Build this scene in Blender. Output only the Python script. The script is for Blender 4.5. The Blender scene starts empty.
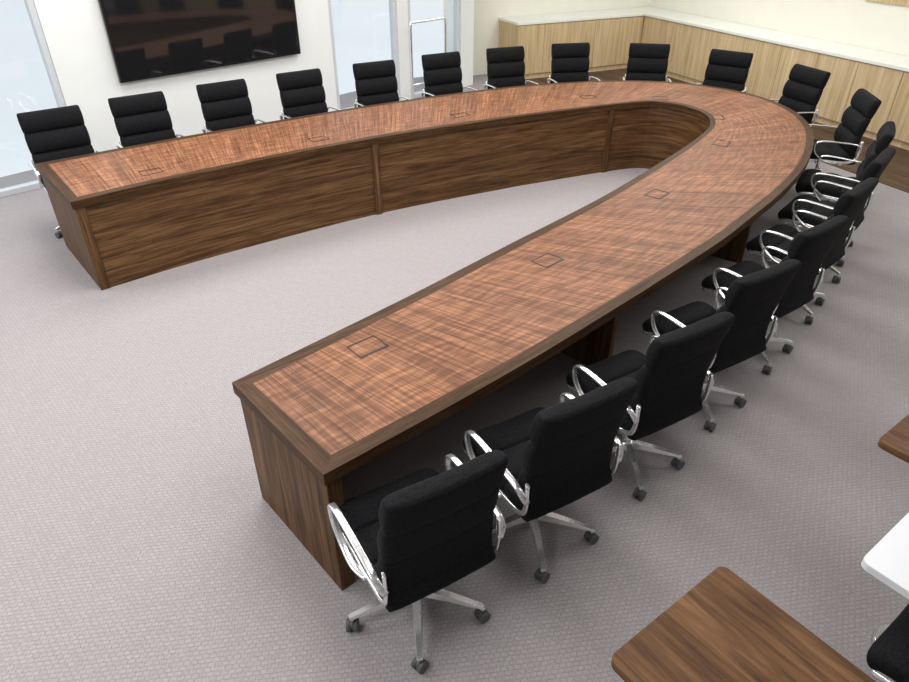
import bpy, bmesh, math, random
from mathutils import Vector, Matrix
random.seed(4)
scene = bpy.context.scene
try:
    scene.view_settings.view_transform = 'Standard'
except Exception: pass

# ------------------------------------------------------------------ helpers
def link(o, parent=None):
    scene.collection.objects.link(o)
    if parent: o.parent = parent
    return o
def empty(name, loc=(0,0,0), rz=0):
    e = bpy.data.objects.new(name, None); e.location = loc; e.rotation_euler = (0,0,rz)
    e.empty_display_size = .1
    return link(e)
def obj_from_bm(name, bm, mats, parent=None, loc=(0,0,0), rz=0, smooth=False):
    bmesh.ops.recalc_face_normals(bm, faces=bm.faces[:])
    me = bpy.data.meshes.new(name); bm.to_mesh(me); bm.free()
    for m in mats: me.materials.append(m)
    if smooth:
        for p in me.polygons: p.use_smooth = True
    o = bpy.data.objects.new(name, me); o.location = loc; o.rotation_euler = (0,0,rz)
    return link(o, parent)
def box(bm, x0,x1,y0,y1,z0,z1, mi=0, bev=0.0, mat=None, seg=2):
    r = bmesh.ops.create_cube(bm, size=1.0)
    vs = r['verts']
    for v in vs:
        v.co = Vector(((x0+x1)/2+v.co.x*(x1-x0), (y0+y1)/2+v.co.y*(y1-y0), (z0+z1)/2+v.co.z*(z1-z0)))
    fs = set(f for v in vs for f in v.link_faces)
    for f in fs: f.material_index = mi
    if bev > 0:
        es = list(set(e for v in vs for e in v.link_edges))
        rr = bmesh.ops.bevel(bm, geom=es, offset=bev, segments=seg, profile=.5, affect='EDGES')
        vs = list(set(v for f in rr['faces'] for v in f.verts) | set(v for v in vs if v.is_valid))
        for f in rr['faces']: f.material_index = mi
    if mat is not None:
        bmesh.ops.transform(bm, matrix=mat, verts=vs)
    return vs
def cyl(bm, p0, p1, r0, r1=None, seg=16, mi=0, smooth=True):
    p0=Vector(p0); p1=Vector(p1); r1 = r0 if r1 is None else r1
    d=(p1-p0); q=d.to_track_quat('Z','Y').to_matrix()
    a=[];b=[]
    for i in range(seg):
        t=2*math.pi*i/seg
        o=q@Vector((math.cos(t),math.sin(t),0))
        a.append(bm.verts.new(p0+o*r0)); b.append(bm.verts.new(p1+o*r1))
    for i in range(seg):
        j=(i+1)%seg
        f=bm.faces.new((a[i],a[j],b[j],b[i])); f.material_index=mi; f.smooth=smooth
    f=bm.faces.new(a[::-1]); f.material_index=mi
    f=bm.faces.new(b); f.material_index=mi
def catmull(pts, n):
    P=[Vector(p) for p in pts]
    P=[2*P[0]-P[1]]+P+[2*P[-1]-P[-2]]
    out=[]
    for i in range(1,len(P)-2):
        for k in range(24):
            t=k/24
            a,b,c,d=P[i-1],P[i],P[i+1],P[i+2]
            out.append(0.5*((2*b)+(c-a)*t+(2*a-5*b+4*c-d)*t*t+(3*b-a-3*c+d)*t**3))
    out.append(P[-2].copy())
    return out
def arclen(pts):
    L=[0]
    for i in range(1,len(pts)): L.append(L[-1]+(pts[i]-pts[i-1]).length)
    return L
def sample(pts, L, fr):
    d=fr*L[-1]
    lo,hi=0,len(L)-1
    while hi-lo>1:
        m=(lo+hi)//2
        if L[m]<=d: lo=m
        else: hi=m
    t=(d-L[lo])/max(1e-9,(L[hi]-L[lo]))
    return pts[lo].lerp(pts[hi],t)
def sweep(bm, pts, rx, ry, n=28, seg=10, mi=0, side=Vector((1,0,0)), pw=1.0):
    c=catmull(pts,n); L=arclen(c); S=[sample(c,L,i/n) for i in range(n+1)]
    rings=[]
    for i,p in enumerate(S):
        t=(S[min(i+1,n)]-S[max(i-1,0)]).normalized()
        u=(side-t*side.dot(t)).normalized(); w=t.cross(u)
        ring=[]
        for k in range(seg):
            cx,sx=math.cos(2*math.pi*k/seg),math.sin(2*math.pi*k/seg)
            cx=math.copysign(abs(cx)**pw,cx); sx=math.copysign(abs(sx)**pw,sx)
            ring.append(bm.verts.new(p+u*(rx*cx)+w*(ry*sx)))
        rings.append(ring)
    for a,b in zip(rings,rings[1:]):
        for k in range(seg):
            f=bm.faces.new((a[k],a[(k+1)%seg],b[(k+1)%seg],b[k])); f.material_index=mi; f.smooth=True
    for r,rev in ((rings[0],True),(rings[-1],False)):
        f=bm.faces.new(r[::-1] if rev else r); f.material_index=mi

# ------------------------------------------------------------------ materials
def mk(name):
    m=bpy.data.materials.new(name); m.use_nodes=True
    nt=m.node_tree; b=nt.nodes['Principled BSDF']
    return m,nt,b
def plain(name,col,rough=.5,metal=0,spec=.5,noise=0,nscale=40,bump=0,sheen=0):
    m,nt,b=mk(name)
    b.inputs['Base Color'].default_value=(*col,1); b.inputs['Roughness'].default_value=rough
    b.inputs['Metallic'].default_value=metal; b.inputs['Specular IOR Level'].default_value=spec
    b.inputs['Sheen Weight'].default_value=sheen
    tc=nt.nodes.new('ShaderNodeTexCoord'); n=nt.nodes.new('ShaderNodeTexNoise')
    n.inputs['Scale'].default_value=nscale; n.inputs['Detail'].default_value=4
    nt.links.new(tc.outputs['Object'],n.inputs['Vector'])
    if noise>0:
        r=nt.nodes.new('ShaderNodeValToRGB')
        r.color_ramp.elements[0].position=.35; r.color_ramp.elements[1].position=.65
        r.color_ramp.elements[0].color=(*[c*(1-noise) for c in col],1)
        r.color_ramp.elements[1].color=(*[min(1,c*(1+noise)) for c in col],1)
        nt.links.new(n.outputs['Fac'],r.inputs['Fac']); nt.links.new(r.outputs['Color'],b.inputs['Base Color'])
    if bump>0:
        bp=nt.nodes.new('ShaderNodeBump'); bp.inputs['Strength'].default_value=bump; bp.inputs['Distance'].default_value=.003
        nt.links.new(n.outputs['Fac'],bp.inputs['Height']); nt.links.new(bp.outputs['Normal'],b.inputs['Normal'])
    return m
def wood(name, dark, mid, light, scale, coord='UV', rough=.35, ripple=None, dist=.8, spec=.25, pore=.62, lo=.30, hi=.70, rip=(.80,1.45,.85), broad=None):
    m,nt,b=mk(name)
    N=nt.nodes; K=nt.links
    tc=N.new('ShaderNodeTexCoord')
    def noise(sc,detail,distn,rg=.5):
        mp=N.new('ShaderNodeMapping'); mp.inputs['Scale'].default_value=sc
        K.new(tc.outputs[coord],mp.inputs['Vector'])
        n=N.new('ShaderNodeTexNoise'); n.inputs['Scale'].default_value=1; n.inputs['Detail'].default_value=detail
        n.inputs['Distortion'].default_value=distn; n.inputs['Roughness'].default_value=rg
        K.new(mp.outputs['Vector'],n.inputs['Vector']); return n
    def ramp(src,p0,c0,p1,c1):
        r=N.new('ShaderNodeValToRGB'); e=r.color_ramp.elements
        e[0].position=p0; e[0].color=(*c0,1); e[1].position=p1; e[1].color=(*c1,1)
        K.new(src.outputs['Fac'],r.inputs['Fac']); return r
    def mul(a_,b_,f):
        mx=N.new('ShaderNodeMixRGB'); mx.blend_type='MULTIPLY'; mx.inputs['Fac'].default_value=f
        K.new(a_,mx.inputs[1]); K.new(b_,mx.inputs[2]); return mx.outputs[0]
    r=ramp(noise(scale,6,dist,.65),lo,dark,hi,light)
    x=r.color_ramp.elements.new((lo+hi)/2); x.color=(*mid,1)
    r2=ramp(noise(tuple(s*4.0 for s in scale),3,0),.38,(pore,pore*.97,pore*.94),.55,(1,1,1))
    out=mul(r.outputs['Color'],r2.outputs['Color'],.9)
    if ripple:
        a0,a1,ff=rip
        r3=ramp(noise(ripple,2,.35),.40,(a0,a0*.985,a0*.97),.64,(a1,a1*1.02,a1*1.05))
        out=mul(out,r3.outputs['Color'],ff)
    if broad:
        r4=ramp(noise(broad,2,.2),.38,(.84,.82,.82),.62,(1.14,1.14,1.14))
        out=mul(out,r4.outputs['Color'],.85)
    K.new(out,b.inputs['Base Color'])
    b.inputs['Roughness'].default_value=rough
    b.inputs['Specular IOR Level'].default_value=spec
    return m

M_field = wood('walnut_crossgrain_veneer',(.125,.047,.019),(.235,.098,.045),(.345,.160,.082),(58,.9,1),rough=.45,ripple=(6,34,1),spec=.22,pore=.58,dist=.25,lo=.34,hi=.66,rip=(.84,1.55,.9),broad=(3.0,.5,1))
M_border= wood('walnut_border',(.038,.018,.007),(.075,.037,.016),(.118,.062,.028),(1.6,34,1),rough=.48,spec=.13)
M_panel = wood('walnut_panel',(.05,.024,.009),(.130,.064,.025),(.225,.120,.050),(.8,15,1),rough=.5,spec=.2,dist=1.5,pore=.5)
M_panelo= wood('walnut_vertical',(.05,.024,.009),(.125,.062,.025),(.22,.12,.052),(15,15,.8),coord='Object',rough=.5,spec=.2,dist=1.5,pore=.5)
M_desk  = wood('walnut_desk',(.075,.032,.012),(.165,.08,.034),(.27,.145,.065),(13,1.1,13),coord='Object',rough=.5,dist=1.6,spec=.2)
M_oak   = wood('light_oak',(.54,.40,.215),(.65,.50,.29),(.74,.59,.36),(10,10,.4),coord='Object',rough=.5,pore=.80)
M_darkfloor=wood('dark_wood_floor',(.035,.02,.012),(.085,.05,.03),(.16,.10,.06),(10,.8,1),coord='Object',rough=.4)
M_hline = plain('hatch_gap_and_shadow',(.02,.008,.004),.5)
M_fabric= plain('black_soft_pad_fabric',(.0065,.0065,.008),.85,noise=.6,nscale=110,bump=.8,spec=.22)
M_chrome= plain('polished_aluminium',(.97,.975,.985),.19,metal=.84)
M_caster= plain('caster_grey_rubber',(.09,.09,.095),.45)
M_wall  = plain('white_wall_paint',(.86,.88,.86),.7,noise=.015,nscale=3)
M_cream = plain('cream_wall_paint',(.86,.85,.75),.7,noise=.015,nscale=3)
M_ceil  = plain('ceiling_white',(.85,.85,.85),.8)
M_frame = plain('window_frame_grey',(.62,.65,.68),.4)
M_count = plain('white_countertop',(.86,.88,.82),.3)
M_tvb   = plain('tv_bezel_black',(.01,.01,.01),.25)
M_screen= plain('tv_screen_gloss',(.012,.012,.013),.05,spec=1.0)
M_white = plain('white_laminate',(.85,.87,.9),.3)

def glass():
    m=bpy.data.materials.new('window_glass'); m.use_nodes=True
    nt=m.node_tree; nt.nodes.clear()
    o=nt.nodes.new('ShaderNodeOutputMaterial'); t=nt.nodes.new('ShaderNodeBsdfTransparent'); g=nt.nodes.new('ShaderNodeBsdfGlossy')
    t.inputs['Color'].default_value=(.95,.97,.98,1); g.inputs['Roughness'].default_value=.03
    mx=nt.nodes.new('ShaderNodeMixShader'); mx.inputs[0].default_value=.06
    nt.links.new(t.outputs[0],mx.inputs[1]); nt.links.new(g.outputs[0],mx.inputs[2]); nt.links.new(mx.outputs[0],o.inputs['Surface'])
    return m
M_glass=glass()

def carpet():
    m,nt,b=mk('grey_loop_carpet'); N=nt.nodes;K=nt.links
    tc=N.new('ShaderNodeTexCoord'); mp=N.new('ShaderNodeMapping'); mp.inputs['Rotation'].default_value=(0,0,math.radians(-8))
    K.new(tc.outputs['Object'],mp.inputs['Vector'])
    br=N.new('ShaderNodeTexBrick'); br.inputs['Scale'].default_value=1; br.offset=.5
    br.inputs['Brick Width'].default_value=.028; br.inputs['Row Height'].default_value=.020; br.inputs['Mortar Size'].default_value=.0035
    br.inputs['Mortar Smooth'].default_value=.8
    br.inputs['Color1'].default_value=(.410,.378,.382,1); br.inputs['Color2'].default_value=(.375,.346,.350,1); br.inputs['Mortar'].default_value=(.312,.288,.292,1)
    K.new(mp.outputs['Vector'],br.inputs['Vector'])
    n=N.new('ShaderNodeTexNoise'); n.inputs['Scale'].default_value=110; n.inputs['Detail'].default_value=4
    K.new(mp.outputs['Vector'],n.inputs['Vector'])
    r=N.new('ShaderNodeValToRGB'); r.color_ramp.elements[0].position=.3; r.color_ramp.elements[0].color=(.84,.84,.84,1); r.color_ramp.elements[1].position=.7; r.color_ramp.elements[1].color=(1.12,1.12,1.12,1)
    K.new(n.outputs['Fac'],r.inputs['Fac'])
    mx=N.new('ShaderNodeMixRGB'); mx.blend_type='MULTIPLY'; mx.inputs['Fac'].default_value=1
    K.new(br.outputs['Color'],mx.inputs[1]); K.new(r.outputs['Color'],mx.inputs[2]); K.new(mx.outputs[0],b.inputs['Base Color'])
    b.inputs['Roughness'].default_value=.95; b.inputs['Specular IOR Level'].default_value=.1
    bp=N.new('ShaderNodeBump'); bp.inputs['Strength'].default_value=.3; bp.inputs['Distance'].default_value=.003
    K.new(n.outputs['Fac'],bp.inputs['Height']); K.new(bp.outputs['Normal'],b.inputs['Normal'])
    return m
M_carpet=carpet()

# ------------------------------------------------------------------ room shell
e1=Vector((.906,.423)); e2=Vector((-.423,.906))
P0=Vector((3.29,12.80))
C =P0+.65*e1+.65*e2
TVa=Vector((-9.0,2.161)); TVb=Vector((.3,11.461))
Bk=C-e1*4.3
Rw=C-e2*18.0
Lr=Vector((-4.5,-3.6))
H=3.3
def slab(name,pts,z0,z1,mat):
    bm=bmesh.new()
    a=[bm.verts.new((p[0],p[1],z0)) for p in pts]; b=[bm.verts.new((p[0],p[1],z1)) for p in pts]
    bm.faces.new(a); bm.faces.new(b[::-1])
    n=len(pts)
    for i in range(n): bm.faces.new((a[i],a[(i+1)%n],b[(i+1)%n],b[i]))
    return obj_from_bm(name,bm,[mat])
fl=[Vector((-9.4,2.1)),Vector((-.8,11.9)),C+Vector((-.2,.35)),C+Vector((.35,0)),Rw+Vector((.2,-.2)),Lr+Vector((-.2,-.2))]
slab('floor',fl,-.1,0,M_carpet)
slab('ceiling',fl,H,H+.1,M_ceil)

def wall_frame(p0,p1):
    d=(p1-p0); return d.length, math.atan2(d.y,d.x)
L,a=wall_frame(TVa,TVb)
def X2l(x): return (x+9)*math.sqrt(2)
bm=bmesh.new(); T=.16; top=3.0
w1a,w1b=1.0,X2l(-4.02); w2a,w2b=X2l(-1.62),X2l(-.80); da,db=X2l(-.66),X2l(.10)
for x0,x1,z0,z1 in [(0,w1a,0,H),(w1b,w2a,0,H),(w2b,da,0,H),(db,L,0,H),(w1a,w1b,top,H),(w2a,w2b,top,H),(da,db,top,H)]:
    box(bm,x0,x1,0,T,z0,z1)
obj_from_bm('wall_tv',bm,[M_wall],loc=(TVa.x,TVa.y,0),rz=a)
def window(name,x0,x1,mull=()):
    bm=bmesh.new(); f=.055
    x0+=.002; x1-=.002
    box(bm,x0,x0+f,.01,.11,0,top-.002,0,.004); box(bm,x1-f,x1,.01,.11,0,top-.002,0,.004)
    box(bm,x0+f,x1-f,.01,.11,0,.06,0,.004); box(bm,x0+f,x1-f,.01,.11,top-.06,top-.002,0,.004)
    for mx_ in mull: box(bm,mx_-.03,mx_+.03,.01,.11,.06,top-.06,0,.004)
    box(bm,x0+f,x1-f,.055,.065,.06,top-.06,1)
    return obj_from_bm(name,bm,[M_frame,M_glass],loc=(TVa.x,TVa.y,0),rz=a)
window('window_1',w1a,w1b,[2.9,5.0])
window('window_2',w2a,w2b)
window('door_1',da,db)
def wall(name,p0,p1,mat,t=.16):
    L,a=wall_frame(p0,p1); bm=bmesh.new(); box(bm,0,L,0,t,0,H)
    return obj_from_bm(name,bm,[mat],loc=(p0.x,p0.y,0),rz=a)
wall('wall_return',TVb+Vector((-.12,.05)),Bk+e1*.3,M_wall,.1)
wall('wall_back',Bk+e1*.2,C,M_cream)
wall('wall_right',C,Rw,M_cream)
wall('wall_rear',Rw,Lr,M_wall)
wall('wall_left',Lr,TVa,M_wall)

# dark wood floor strip in front of cabinets
sp=[P0+Vector((0,0)), P0-e2*12.0, P0-e2*12.0-e1*1.3, P0-e1*1.3-e2*.9, P0-e1*2.6-e2*.9, P0-e1*2.6]
bm=bmesh.new()
R=Matrix.Rotation(-math.atan2(-e2.y,-e2.x)+math.pi/2,2)
va=[bm.verts.new((*(R@(p-P0)),.004)) for p in sp]; bm.faces.new(va)
vb=[bm.verts.new((*(R@(p-P0)),.0)) for p in sp]; bm.faces.new(vb[::-1])
for i in range(6): bm.faces.new((va[i],va[(i+1)%6],vb[(i+1)%6],vb[i]))
obj_from_bm('floor_wood_strip',bm,[M_darkfloor],loc=(P0.x,P0.y,0),rz=math.atan2(-e2.y,-e2.x)-math.pi/2)

# built-in cabinets (L-shape), local x=e1, y=e2, origin P0
ca=math.atan2(e1.y,e1.x)
cab=empty('built_in_cabinet',(P0.x,P0.y,0),ca)
bm=bmesh.new()
g=.003; lx=-2.50
box(bm,lx,.0,.03,.64,.0,.84,0)
box(bm,0.03,.64,-11.5,.64,.0,.84,0)
n=5; w=-lx/n
for i in range(n):
    box(bm,lx+i*w+g,lx+(i+1)*w-g,.005,.03,.08,.835,0,.002)
n=19; w=11.5/n
for i in range(n):
    box(bm,.005,.03,-(i+1)*w+g,-i*w-g,.08,.835,0,.002)
obj_from_bm('cabinet_body',bm,[M_oak],cab)
bm=bmesh.new()
box(bm,lx-.01,.0,-.01,.64,.842,.88,0,.003)
box(bm,-.01,.64,-11.5,.64,.842,.881,0,.003)
obj_from_bm('countertop',bm,[M_count],cab)
bm=bmesh.new()
box(bm,0,3.4,-.03,-.001,1.43,2.5,0,.004); box(bm,.06,3.34,-.035,-.028,1.5,2.44,1)
obj_from_bm('wall_board',bm,[M_oak,M_cream],loc=(C.x-e2.x*4.25,C.y-e2.y*4.25,0),rz=math.atan2(-e2.y,-e2.x))

# TV
tv=empty('wall_mounted_tv',(TVa.x,TVa.y,0),a)
t0,t1=X2l(-3.615),X2l(-2.0)
bm=bmesh.new(); box(bm,t0,t1,-.075,-.03,.905,2.20,0,.006); box(bm,t0+.4,t1-.4,-.03,-.001,1.2,1.9,0)
obj_from_bm('bezel',bm,[M_tvb],tv)
bm=bmesh.new(); box(bm,t0+.035,t1-.035,-.078,-.0745,.945,2.165,0)
obj_from_bm('screen',bm,[M_screen],tv)

# chrome rail stand beside door
bm=bmesh.new()
sweep(bm,[(-.33,0,.05),(-.33,0,.6),(-.33,0,1.08),(-.29,0,1.12),(0,0,1.12),(.29,0,1.12),(.33,0,1.08),(.33,0,.6),(.33,0,.05)],.018,.018,n=60,side=Vector((0,1,0)))
for sx in (-.33,.33):
    box(bm,sx-.02,sx+.02,-.2,.2,.02,.05,0,.005)
cyl(bm,(-.33,0,.3),(.33,0,.3),.012)
for sx in (-.33,.33):
    for sy in (-.17,.17): cyl(bm,(sx,sy,0),(sx,sy,.022),.02)
obj_from_bm('chrome_garment_rack',bm,[M_chrome],loc=(-.37,10.31,0),rz=math.radians(45))

# ------------------------------------------------------------------ conference table
M0=Vector((-1.944,3.649)); TA=math.atan2(.6388,.7694)
tab=empty('conference_table',(M0.x,M0.y,0),TA)
half=[(-.04,2.31),(.9,2.285),(1.8,2.225),(2.9,2.125),(3.5,2.035),(4.1,1.93),(4.7,1.785),(5.2,1.61),(5.7,1.375),(6.05,1.14),(6.36,.83),(6.58,.44)]
outer=[Vector((s,-n)) for s,n in half]+[Vector((6.66,0))]+[Vector((s,n)) for s,n in half[::-1]]
inner=[Vector(p) for p in [(-.06,-1.535),(.97,-1.42),(1.9,-1.29),(2.96,-1.146),(4.03,-.935),(4.75,-.765),(5.2,-.61),(5.5,-.38),(5.63,-.08),(5.6,.17),(5.46,.35),(5.06,.50),(4.5,.66),(3.81,.84),(2.5,1.11),(.94,1.24),(-.04,1.24)]]
OC=catmull(outer,0); OL=arclen(OC); IC=catmull(inner,0); IL=arclen(IC)
NS=180; Lm=(OL[-1]+IL[-1])/2; b=.075
fr=[0,b/Lm]+[b/Lm+(1-2*b/Lm)*i/NS for i in range(1,NS)]+[1-b/Lm,1]
O=[sample(OC,OL,f) for f in fr]; I=[sample(IC,IL,f) for f in fr]
ZT=.74; TH=.06
bm=bmesh.new(); uv=bm.loops.layers.uv.new('UVMap')
rows=[]
for k,f in enumerate(fr):
    o,i=O[k],I[k]; W=(o-i).length
    vs_=[0,b/W,.25,.5,.75,1-b/W,1]
    rows.append([(o.lerp(i,v),v*W) for v in vs_])
tv_=[[bm.verts.new((p.x,p.y,ZT)) for p,_ in r] for r in rows]
bv_=[[bm.verts.new((p.x,p.y,ZT-TH)) for p,_ in (r[0],r[-1])] for r in rows]
for k in range(len(fr)-1):
    for j in range(6):
        endb = k==0 or k==len(fr)-2
        idx=[(k,j),(k+1,j),(k+1,j+1),(k,j+1)]
        def mkf(ids,mi,swap):
            f=bm.faces.new([tv_[a_][b_] for a_,b_ in ids]); f.material_index=mi
            for lp,(kk,jj) in zip(f.loops,ids):
                U=fr[kk]*Lm; V=rows[kk][jj][1]
                lp[uv].uv=(V+3.1,U) if swap else (U,V)
        if endb and j in (0,5):
            ko=0 if k==0 else k+1; ki=k+1 if k==0 else k
            jo=0 if j==0 else 6; ji=1 if j==0 else 5
            mkf([(ko,jo),(ki,jo),(ki,ji)],1,False)
            mkf([(ko,jo),(ki,ji),(ko,ji)],1,True)
        else:
            mkf(idx,1 if (endb or j in (0,5)) else 0,endb)
    for (A,B,c) in ((tv_[k][0],tv_[k+1][0],0),(tv_[k][6],tv_[k+1][6],1)):
        f=bm.faces.new((A,B,bv_[k+1][c],bv_[k][c])); f.material_index=1
        for lp,q in zip(f.loops,((fr[k]*Lm,0),(fr[k+1]*Lm,0),(fr[k+1]*Lm,TH),(fr[k]*Lm,TH))): lp[uv].uv=q
    f=bm.faces.new((bv_[k][0],bv_[k+1][0],bv_[k+1][1],bv_[k][1])); f.material_index=1
for k in (0,-1):
    f=bm.faces.new(tv_[k]+[bv_[k][1],bv_[k][0]]); f.material_index=1
    for lp in f.loops:
        lp[uv].uv=((lp.vert.co.xy-rows[k][0][0]).length, lp.vert.co.z)
obj_from_bm('table_top',bm,[M_field,M_border],tab)

def offset_curve(C_,d,f0=0,f1=1,N=150):
    L_=arclen(C_); P=[sample(C_,L_,f0+(f1-f0)*i/N) for i in range(N+1)]; out=[]
    for i,p in enumerate(P):
        t=(P[min(i+1,N)]-P[max(i-1,0)]).normalized(); nn=Vector((t.y,-t.x))
        out.append(p+nn*d)
    return out
pa=offset_curve(IC,.02,.004,.996); pb=offset_curve(IC,.055,.004,.996)
bm=bmesh.new(); uv=bm.loops.layers.uv.new('UVMap')
Z1=ZT-TH
rg=[[bm.verts.new((p.x,p.y,z)) for p,z in ((a_,0),(a_,Z1),(b_,Z1),(b_,0))] for a_,b_ in zip(pa,pb)]
AL=arclen(pa)
for k in range(len(rg)-1):
    for j in range(4):
        f=bm.faces.new((rg[k][j],rg[k+1][j],rg[k+1][(j+1)%4],rg[k][(j+1)%4]))
        zz=[0,Z1,Z1,0]; z2=zz[(j+1)%4]; z1_=zz[j]
        for lp,q in zip(f.loops,((AL[k],z1_),(AL[k+1],z1_),(AL[k+1],z2),(AL[k],z2))): lp[uv].uv=q
bm.faces.new(rg[0]); bm.faces.new(rg[-1])
obj_from_bm('modesty_panel',bm,[M_panel],tab)
def obox(bm,p,q,th,z0,z1,bev=.003):
    d=q-p; L_=d.length; mt=Matrix.Translation((p.x,p.y,0))@Matrix.Rotation(math.atan2(d.y,d.x),4,'Z')
    box(bm,0,L_,-th/2,th/2,z0,z1,0,bev,mt)
bm=bmesh.new()
for k in (0,-1):
    o,i=O[k],I[k]; dd=(i-o).normalized()
    off=Vector((.05,0))
    obox(bm,o+dd*.02+off,i-dd*.012+off,.07,0,Z1)
obj_from_bm('end_panels',bm,[M_panelo],tab)
bm=bmesh.new()
L_i=arclen(IC)
def frac_at(s,side):
    best=None
    for k in range(401):
        p=sample(IC,L_i,k/400)
        if (p.y>0)==(side>0):
            dd=abs(p.x-s)
            if best is None or dd<best[0]: best=(dd,k/400)
    return best[1]
pil=[]
for s_ in (2.5,5.12):
    for sd in (-1,1): pil.append(frac_at(s_,sd))
for f_ in pil:
    p=sample(IC,L_i,f_); q=sample(IC,L_i,min(1,f_+.004)); t=(q-p).normalized(); nn=Vector((t.y,-t.x))
    c=p+nn*.02
    obox(bm,c-t*.032,c+t*.032,.04,0,Z1-.001)
fins=[frac_at(2.1,-1),frac_at(4.1,-1),frac_at(2.5,1),frac_at(5.12,1),.5]
for f_ in fins:
    p=sample(IC,L_i,f_)
    q=min(OC,key=lambda w:(w-p).length)
    d=(q-p).normalized()
    obox(bm,p+d*.06,q-d*(.20),.045,0,Z1)
obj_from_bm('support_panels',bm,[M_panelo],tab)
bm=bmesh.new(); uv=bm.loops.layers.uv.new('UVMap')
for (s_,n_) in [(.575,-1.685),(1.93,-1.60),(3.34,-1.365),(4.80,-.99),(5.52,-.49),(5.71,.33),(5.14,.86),(3.6,1.2),(2.1,1.415),(.63,1.51)]:
    p=Vector((s_,n_)); q=min(OC,key=lambda w:(w-p).length); d=(q-p).normalized()
    mt=Matrix.Translation((s_,n_,0))@Matrix.Rotation(math.atan2(d.y,d.x),4,'Z')
    hx,hy=.064,.082; r=.006
    z0,z1=ZT-.002,ZT+.0022
    box(bm,-hx,-hx+r,-hy,hy,z0,z1,1,0,mt); box(bm,hx-r*2.2,hx,-hy,hy,z0,z1,1,0,mt)  # thin line is the lid gap; wider outer strip is a painted slot shadow
    box(bm,-hx+r,hx-r,-hy,-hy+r,z0,z1,1,0,mt); box(bm,-hx+r,hx-r,hy-r,hy,z0,z1,1,0,mt)
for f in bm.faces:
    for lp in f.loops: lp[uv].uv=(lp.vert.co.x,lp.vert.co.y)
obj_from_bm('power_hatches',bm,[M_field,M_hline],tab)

# ------------------------------------------------------------------ chairs
def loft(bm, prof, w, ribs, front, back, rib_amp, n=72, seg=32, mi=0, wtaper=None, curve=0.0, backrib=0.0):
    P=[Vector((0,y,z)) for y,z in prof]; c=catmull(P,0); L_=arclen(c); S=[sample(c,L_,i/n) for i in range(n+1)]
    rings=[]
    for i,p in enumerate(S):
        t=(S[min(i+1,n)]-S[max(i-1,0)]).normalized()
        nf=Vector((0,-t.z,t.y))
        u=i/n
        ph=(u*ribs)%1.0
        rib=abs(math.sin(math.pi*ph))**.4
        e=min(1,math.sqrt(max(0,1-(1-min(u,1-u)/.035)**2)) if min(u,1-u)<.035 else 1)
        tf=(front*(1-rib_amp)+front*rib_amp*rib)*max(e,.15); tb=back*(1-backrib+backrib*rib)*max(e,.2)
        ww=w*(wtaper(u) if wtaper else 1)*(.965+.035*rib)*(.965+.035*e)
        ring=[]
        for k in range(seg):
            th=2*math.pi*k/seg; cx,sx=math.cos(th),math.sin(th)
            X=math.copysign(abs(cx)**.26,cx)*ww; Y=math.copysign(abs(sx)**.6,sx)
            ring.append(bm.verts.new(p+Vector((X,0,0))+nf*(Y*(tf if Y>0 else tb)+curve*(X/w)**2)))
        rings.append(ring)
    for a_,b_ in zip(rings,rings[1:]):
        for k in range(seg):
            f=bm.faces.new((a_[k],a_[(k+1)%seg],b_[(k+1)%seg],b_[k])); f.material_index=mi; f.smooth=True
    for r_ in (rings[0][::-1],rings[-1]):
        f=bm.faces.new(r_); f.material_index=mi
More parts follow.
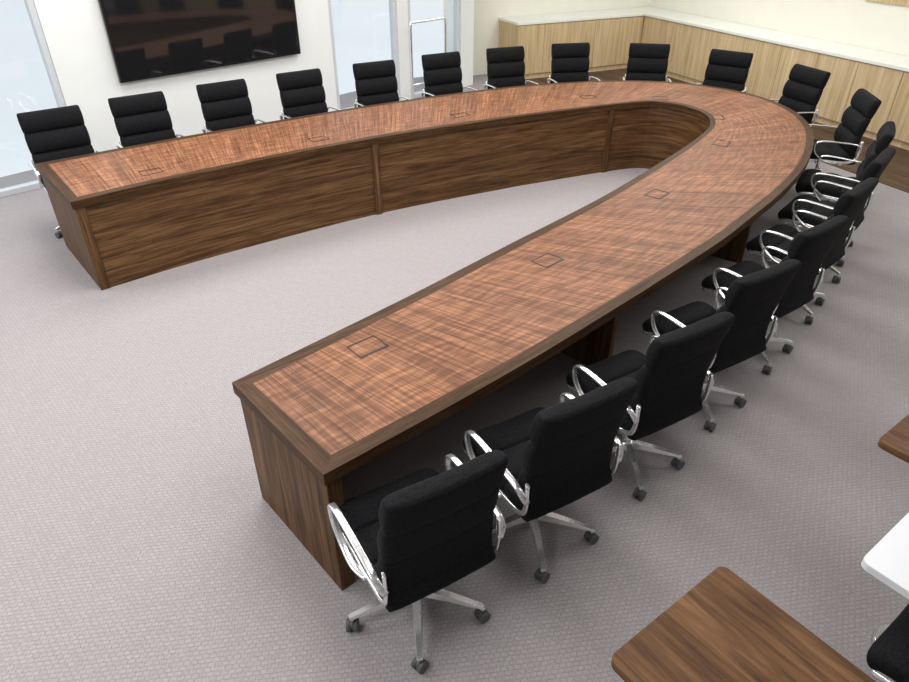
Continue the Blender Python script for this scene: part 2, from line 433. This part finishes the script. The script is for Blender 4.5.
def chair_mesh(name, arms=True, rot=0.0, hw=.243, topz=1.012):
    bm=bmesh.new()
    backp=[(-.295,topz),(-.278,.95),(-.248,.82),(-.222,.68),(-.212,.56),(-.228,.47),(-.25,.425)]
    loft(bm,backp,hw,3.5,.066,.028,.68,n=126,curve=.012,backrib=.15)
    seatp=[(-.235,.455),(-.12,.445),(.02,.45),(.15,.462),(.225,.455),(.262,.425)]
    loft(bm,seatp,hw,3,.062,.028,.55,n=96,curve=.008)
    q=hw+.004
    for sx in (-1,1):
        sweep(bm,[(sx*(q-.001),.25,.43),(sx*q,.1,.445),(sx*q,-.1,.432),(sx*q,-.21,.45),(sx*q,-.24,.52),(sx*q,-.24,.64)],.006,.013,n=30,seg=8,mi=1)
    box(bm,-hw,hw,.08,.115,.405,.425,1,.006); box(bm,-hw,hw,-.13,-.095,.40,.42,1,.006)
    box(bm,-.06,.06,-.14,.13,.375,.41,1,.01)
    if arms:
        for sx in (-1,1):
            x=sx*(hw+.030)
            pts=[(sx*(q+.003),-.25,.545),(x*.98,-.235,.585),(x,-.19,.615),(x,-.05,.63),(x,.10,.636),(x,.165,.622),(x,.180,.585),(x,.156,.52),(x,.08,.462),(x*.99,-.0,.435),(sx*q,-.07,.425)]
            sweep(bm,pts,.0145,.0065,n=56,seg=12,mi=1,pw=.6)
    cyl(bm,(0,0,.20),(0,0,.38),.016,.016,16,1); cyl(bm,(0,0,.10),(0,0,.24),.027,.024,20,1)
    cyl(bm,(0,0,.085),(0,0,.14),.042,.036,20,1)
    for k in range(5):
        an=math.pi/2+rot+k*2*math.pi/5
        mt=Matrix.Rotation(an,4,'Z')
        secs=[(.025,.024,.095,.14),(.15,.019,.088,.120),(.30,.013,.072,.090)]
        rr=[]
        for x,hw_,z0,z1 in secs:
            rr.append([bm.verts.new(mt@Vector(q_)) for q_ in ((x,-hw_,z0+.006),(x,-hw_*.6,z0),(x,hw_*.6,z0),(x,hw_,z0+.006),(x,hw_*.75,z1),(x,-hw_*.75,z1))])
        for a_,b_ in zip(rr,rr[1:]):
            for j in range(6):
                f=bm.faces.new((a_[j],a_[(j+1)%6],b_[(j+1)%6],b_[j])); f.material_index=1
        for r_ in (rr[0][::-1],rr[-1]):
            f=bm.faces.new(r_); f.material_index=1
        cyl(bm,mt@Vector((.288,0,.045)),mt@Vector((.288,0,.088)),.009,.009,10,1)
        ax=random.uniform(0,6.28)
        ctr=mt@Vector((.288,0,.027)); d=Vector((math.cos(ax),math.sin(ax),0))
        cyl(bm,ctr-d*.025,ctr-d*.006,.027,.027,16,2); cyl(bm,ctr+d*.006,ctr+d*.025,.027,.027,16,2)
        cyl(bm,ctr-d*.010+Vector((0,0,.006)),ctr+d*.010+Vector((0,0,.006)),.023,.023,14,2)
    bmesh.ops.recalc_face_normals(bm,faces=bm.faces[:])
    me=bpy.data.meshes.new(name); bm.to_mesh(me); bm.free()
    for m in (M_fabric,M_chrome,M_caster): me.materials.append(m)
    return me
meA=chair_mesh('office_chair_mesh',hw=.252)
meB=chair_mesh('office_chair_mesh_turned_base',rot=math.radians(10),hw=.234,topz=1.002)
def local2world(s,n):
    return Vector((M0.x+.7694*s-.6388*n, M0.y+.6388*s+.7694*n))
chairs=[(.19,-2.56,-10),(.87,-2.58,-11),(1.61,-2.55,-12),(2.35,-2.48,-12),(3.10,-2.39,-10),(3.87,-2.25,-8),(4.61,-2.08,-6),(5.31,-1.83,-3),
        (6.20,-1.30,0),(6.84,-.50,0),(7.02,.42,0),(6.72,1.24,0),(6.04,1.84,0),(5.25,2.15,0),(4.44,2.36,0),(3.55,2.46,0),(2.69,2.57,0),(1.85,2.62,0),(1.02,2.63,0),(.26,2.60,0)]
for i,(s_,n_,yaw) in enumerate(chairs):
    p=Vector((s_,n_)); k=min(range(len(OC)),key=lambda j:(OC[j]-p).length)
    k=max(1,min(len(OC)-2,k)); t=(OC[k+1]-OC[k-1]).normalized(); inw=Vector((-t.y,t.x))
    ang=math.atan2(inw.y,inw.x)+TA-math.pi/2+math.radians(yaw+random.uniform(-2,2))
    w=local2world(s_,n_)
    o=bpy.data.objects.new('office_chair',meB if i<8 else meA)
    o.location=(w.x,w.y,0); o.rotation_euler=(0,0,ang); link(o)

# ------------------------------------------------------------------ small desks lower right
def desk(name,corner,lx,ly,mat,z=.74,th=.03,rad=.03,legs=(.14,.41),inset=.06,ped=None):
    rz=math.atan2(.6,.8)
    e=empty(name,(corner[0],corner[1],0),rz)
    bm=bmesh.new()
    box(bm,0,lx,-ly,0,z-th,z,0,0)
    ve=[ed for ed in bm.edges if abs(ed.verts[0].co.z-ed.verts[1].co.z)>th*.5]
    bmesh.ops.bevel(bm,geom=ve,offset=rad,segments=6,profile=.5,affect='EDGES')
    he=[ed for ed in bm.edges if len(ed.link_faces)==2 and abs(ed.verts[0].co.z-ed.verts[1].co.z)<1e-6 and ed.verts[0].co.z>z-1e-4]
    bmesh.ops.bevel(bm,geom=he,offset=.003,segments=2,profile=.5,affect='EDGES')
    obj_from_bm('desk_top',bm,[mat],e)
    bm=bmesh.new()
    if ped:
        cyl(bm,(ped[0],ped[1],0),(ped[0],ped[1],.02),.12,.11,28)
        cyl(bm,(ped[0],ped[1],.02),(ped[0],ped[1],z-th),.025,.025,18)
        cyl(bm,(ped[0],ped[1],z-th-.02),(ped[0],ped[1],z-th),.08,.1,20)
    else:
        for x in legs:
            box(bm,x-.03,x+.03,-ly/2-.025,-ly/2+.025,.04,z-th,0,.006)
            box(bm,x-.03,x+.03,-ly+inset,-inset,0,.04,0,.008)
            box(bm,x-.025,x+.025,-ly+.08,-.08,z-th-.03,z-th,0,.004)
    obj_from_bm('desk_legs',bm,[M_chrome],e)
    return e
desk('small_desk',(.445,1.112),.55,1.15,M_desk)
desk('small_desk',(1.715,2.045),.535,1.15,M_desk,inset=.36)
desk('white_desk',(1.350,1.455),.62,.36,M_white,z=.74,ped=(.47,-.19))
meC=chair_mesh('armless_chair_mesh',arms=False)
o=bpy.data.objects.new('armless_office_chair',meC); o.location=(1.73,1.20,0); o.rotation_euler=(0,0,math.atan2(.8,-.6)-math.pi/2); link(o)

# ------------------------------------------------------------------ light
w=bpy.data.worlds.new('World'); scene.world=w; w.use_nodes=True
bg=w.node_tree.nodes['Background']; bg.inputs['Color'].default_value=(.90,.95,1,1); bg.inputs['Strength'].default_value=1.05
def area(x,y,sx,sy,en,rz=0):
    l=bpy.data.lights.new('ceiling_light','AREA'); l.shape='RECTANGLE'; l.size=sx; l.size_y=sy; l.energy=en*.86; l.color=(1,.995,.985)
    o=bpy.data.objects.new('ceiling_light',l); o.location=(x,y,H-.02); o.rotation_euler=(0,0,rz); link(o)
for (s_,n_,en) in [(-2,-2.5,62),(-2,0,66),(-2,2.5,62),(1,-2.6,42),(1,0,76),(1,2.6,60),(4,-3.0,36),(4,0,72),(4,2.6,60),(7,-3.6,42),(7,0,64),(8.2,2.2,60)]:
    p=local2world(s_,n_); area(p.x,p.y,1.5,1.5,en,TA)

cam=bpy.data.cameras.new('camera'); co=bpy.data.objects.new('camera',cam); link(co)
co.location=(0,0,2.58); co.rotation_euler=(math.radians(90-33.6),0,0)
cam.sensor_width=36; cam.lens=671/909*36; cam.clip_start=.05
scene.camera=co
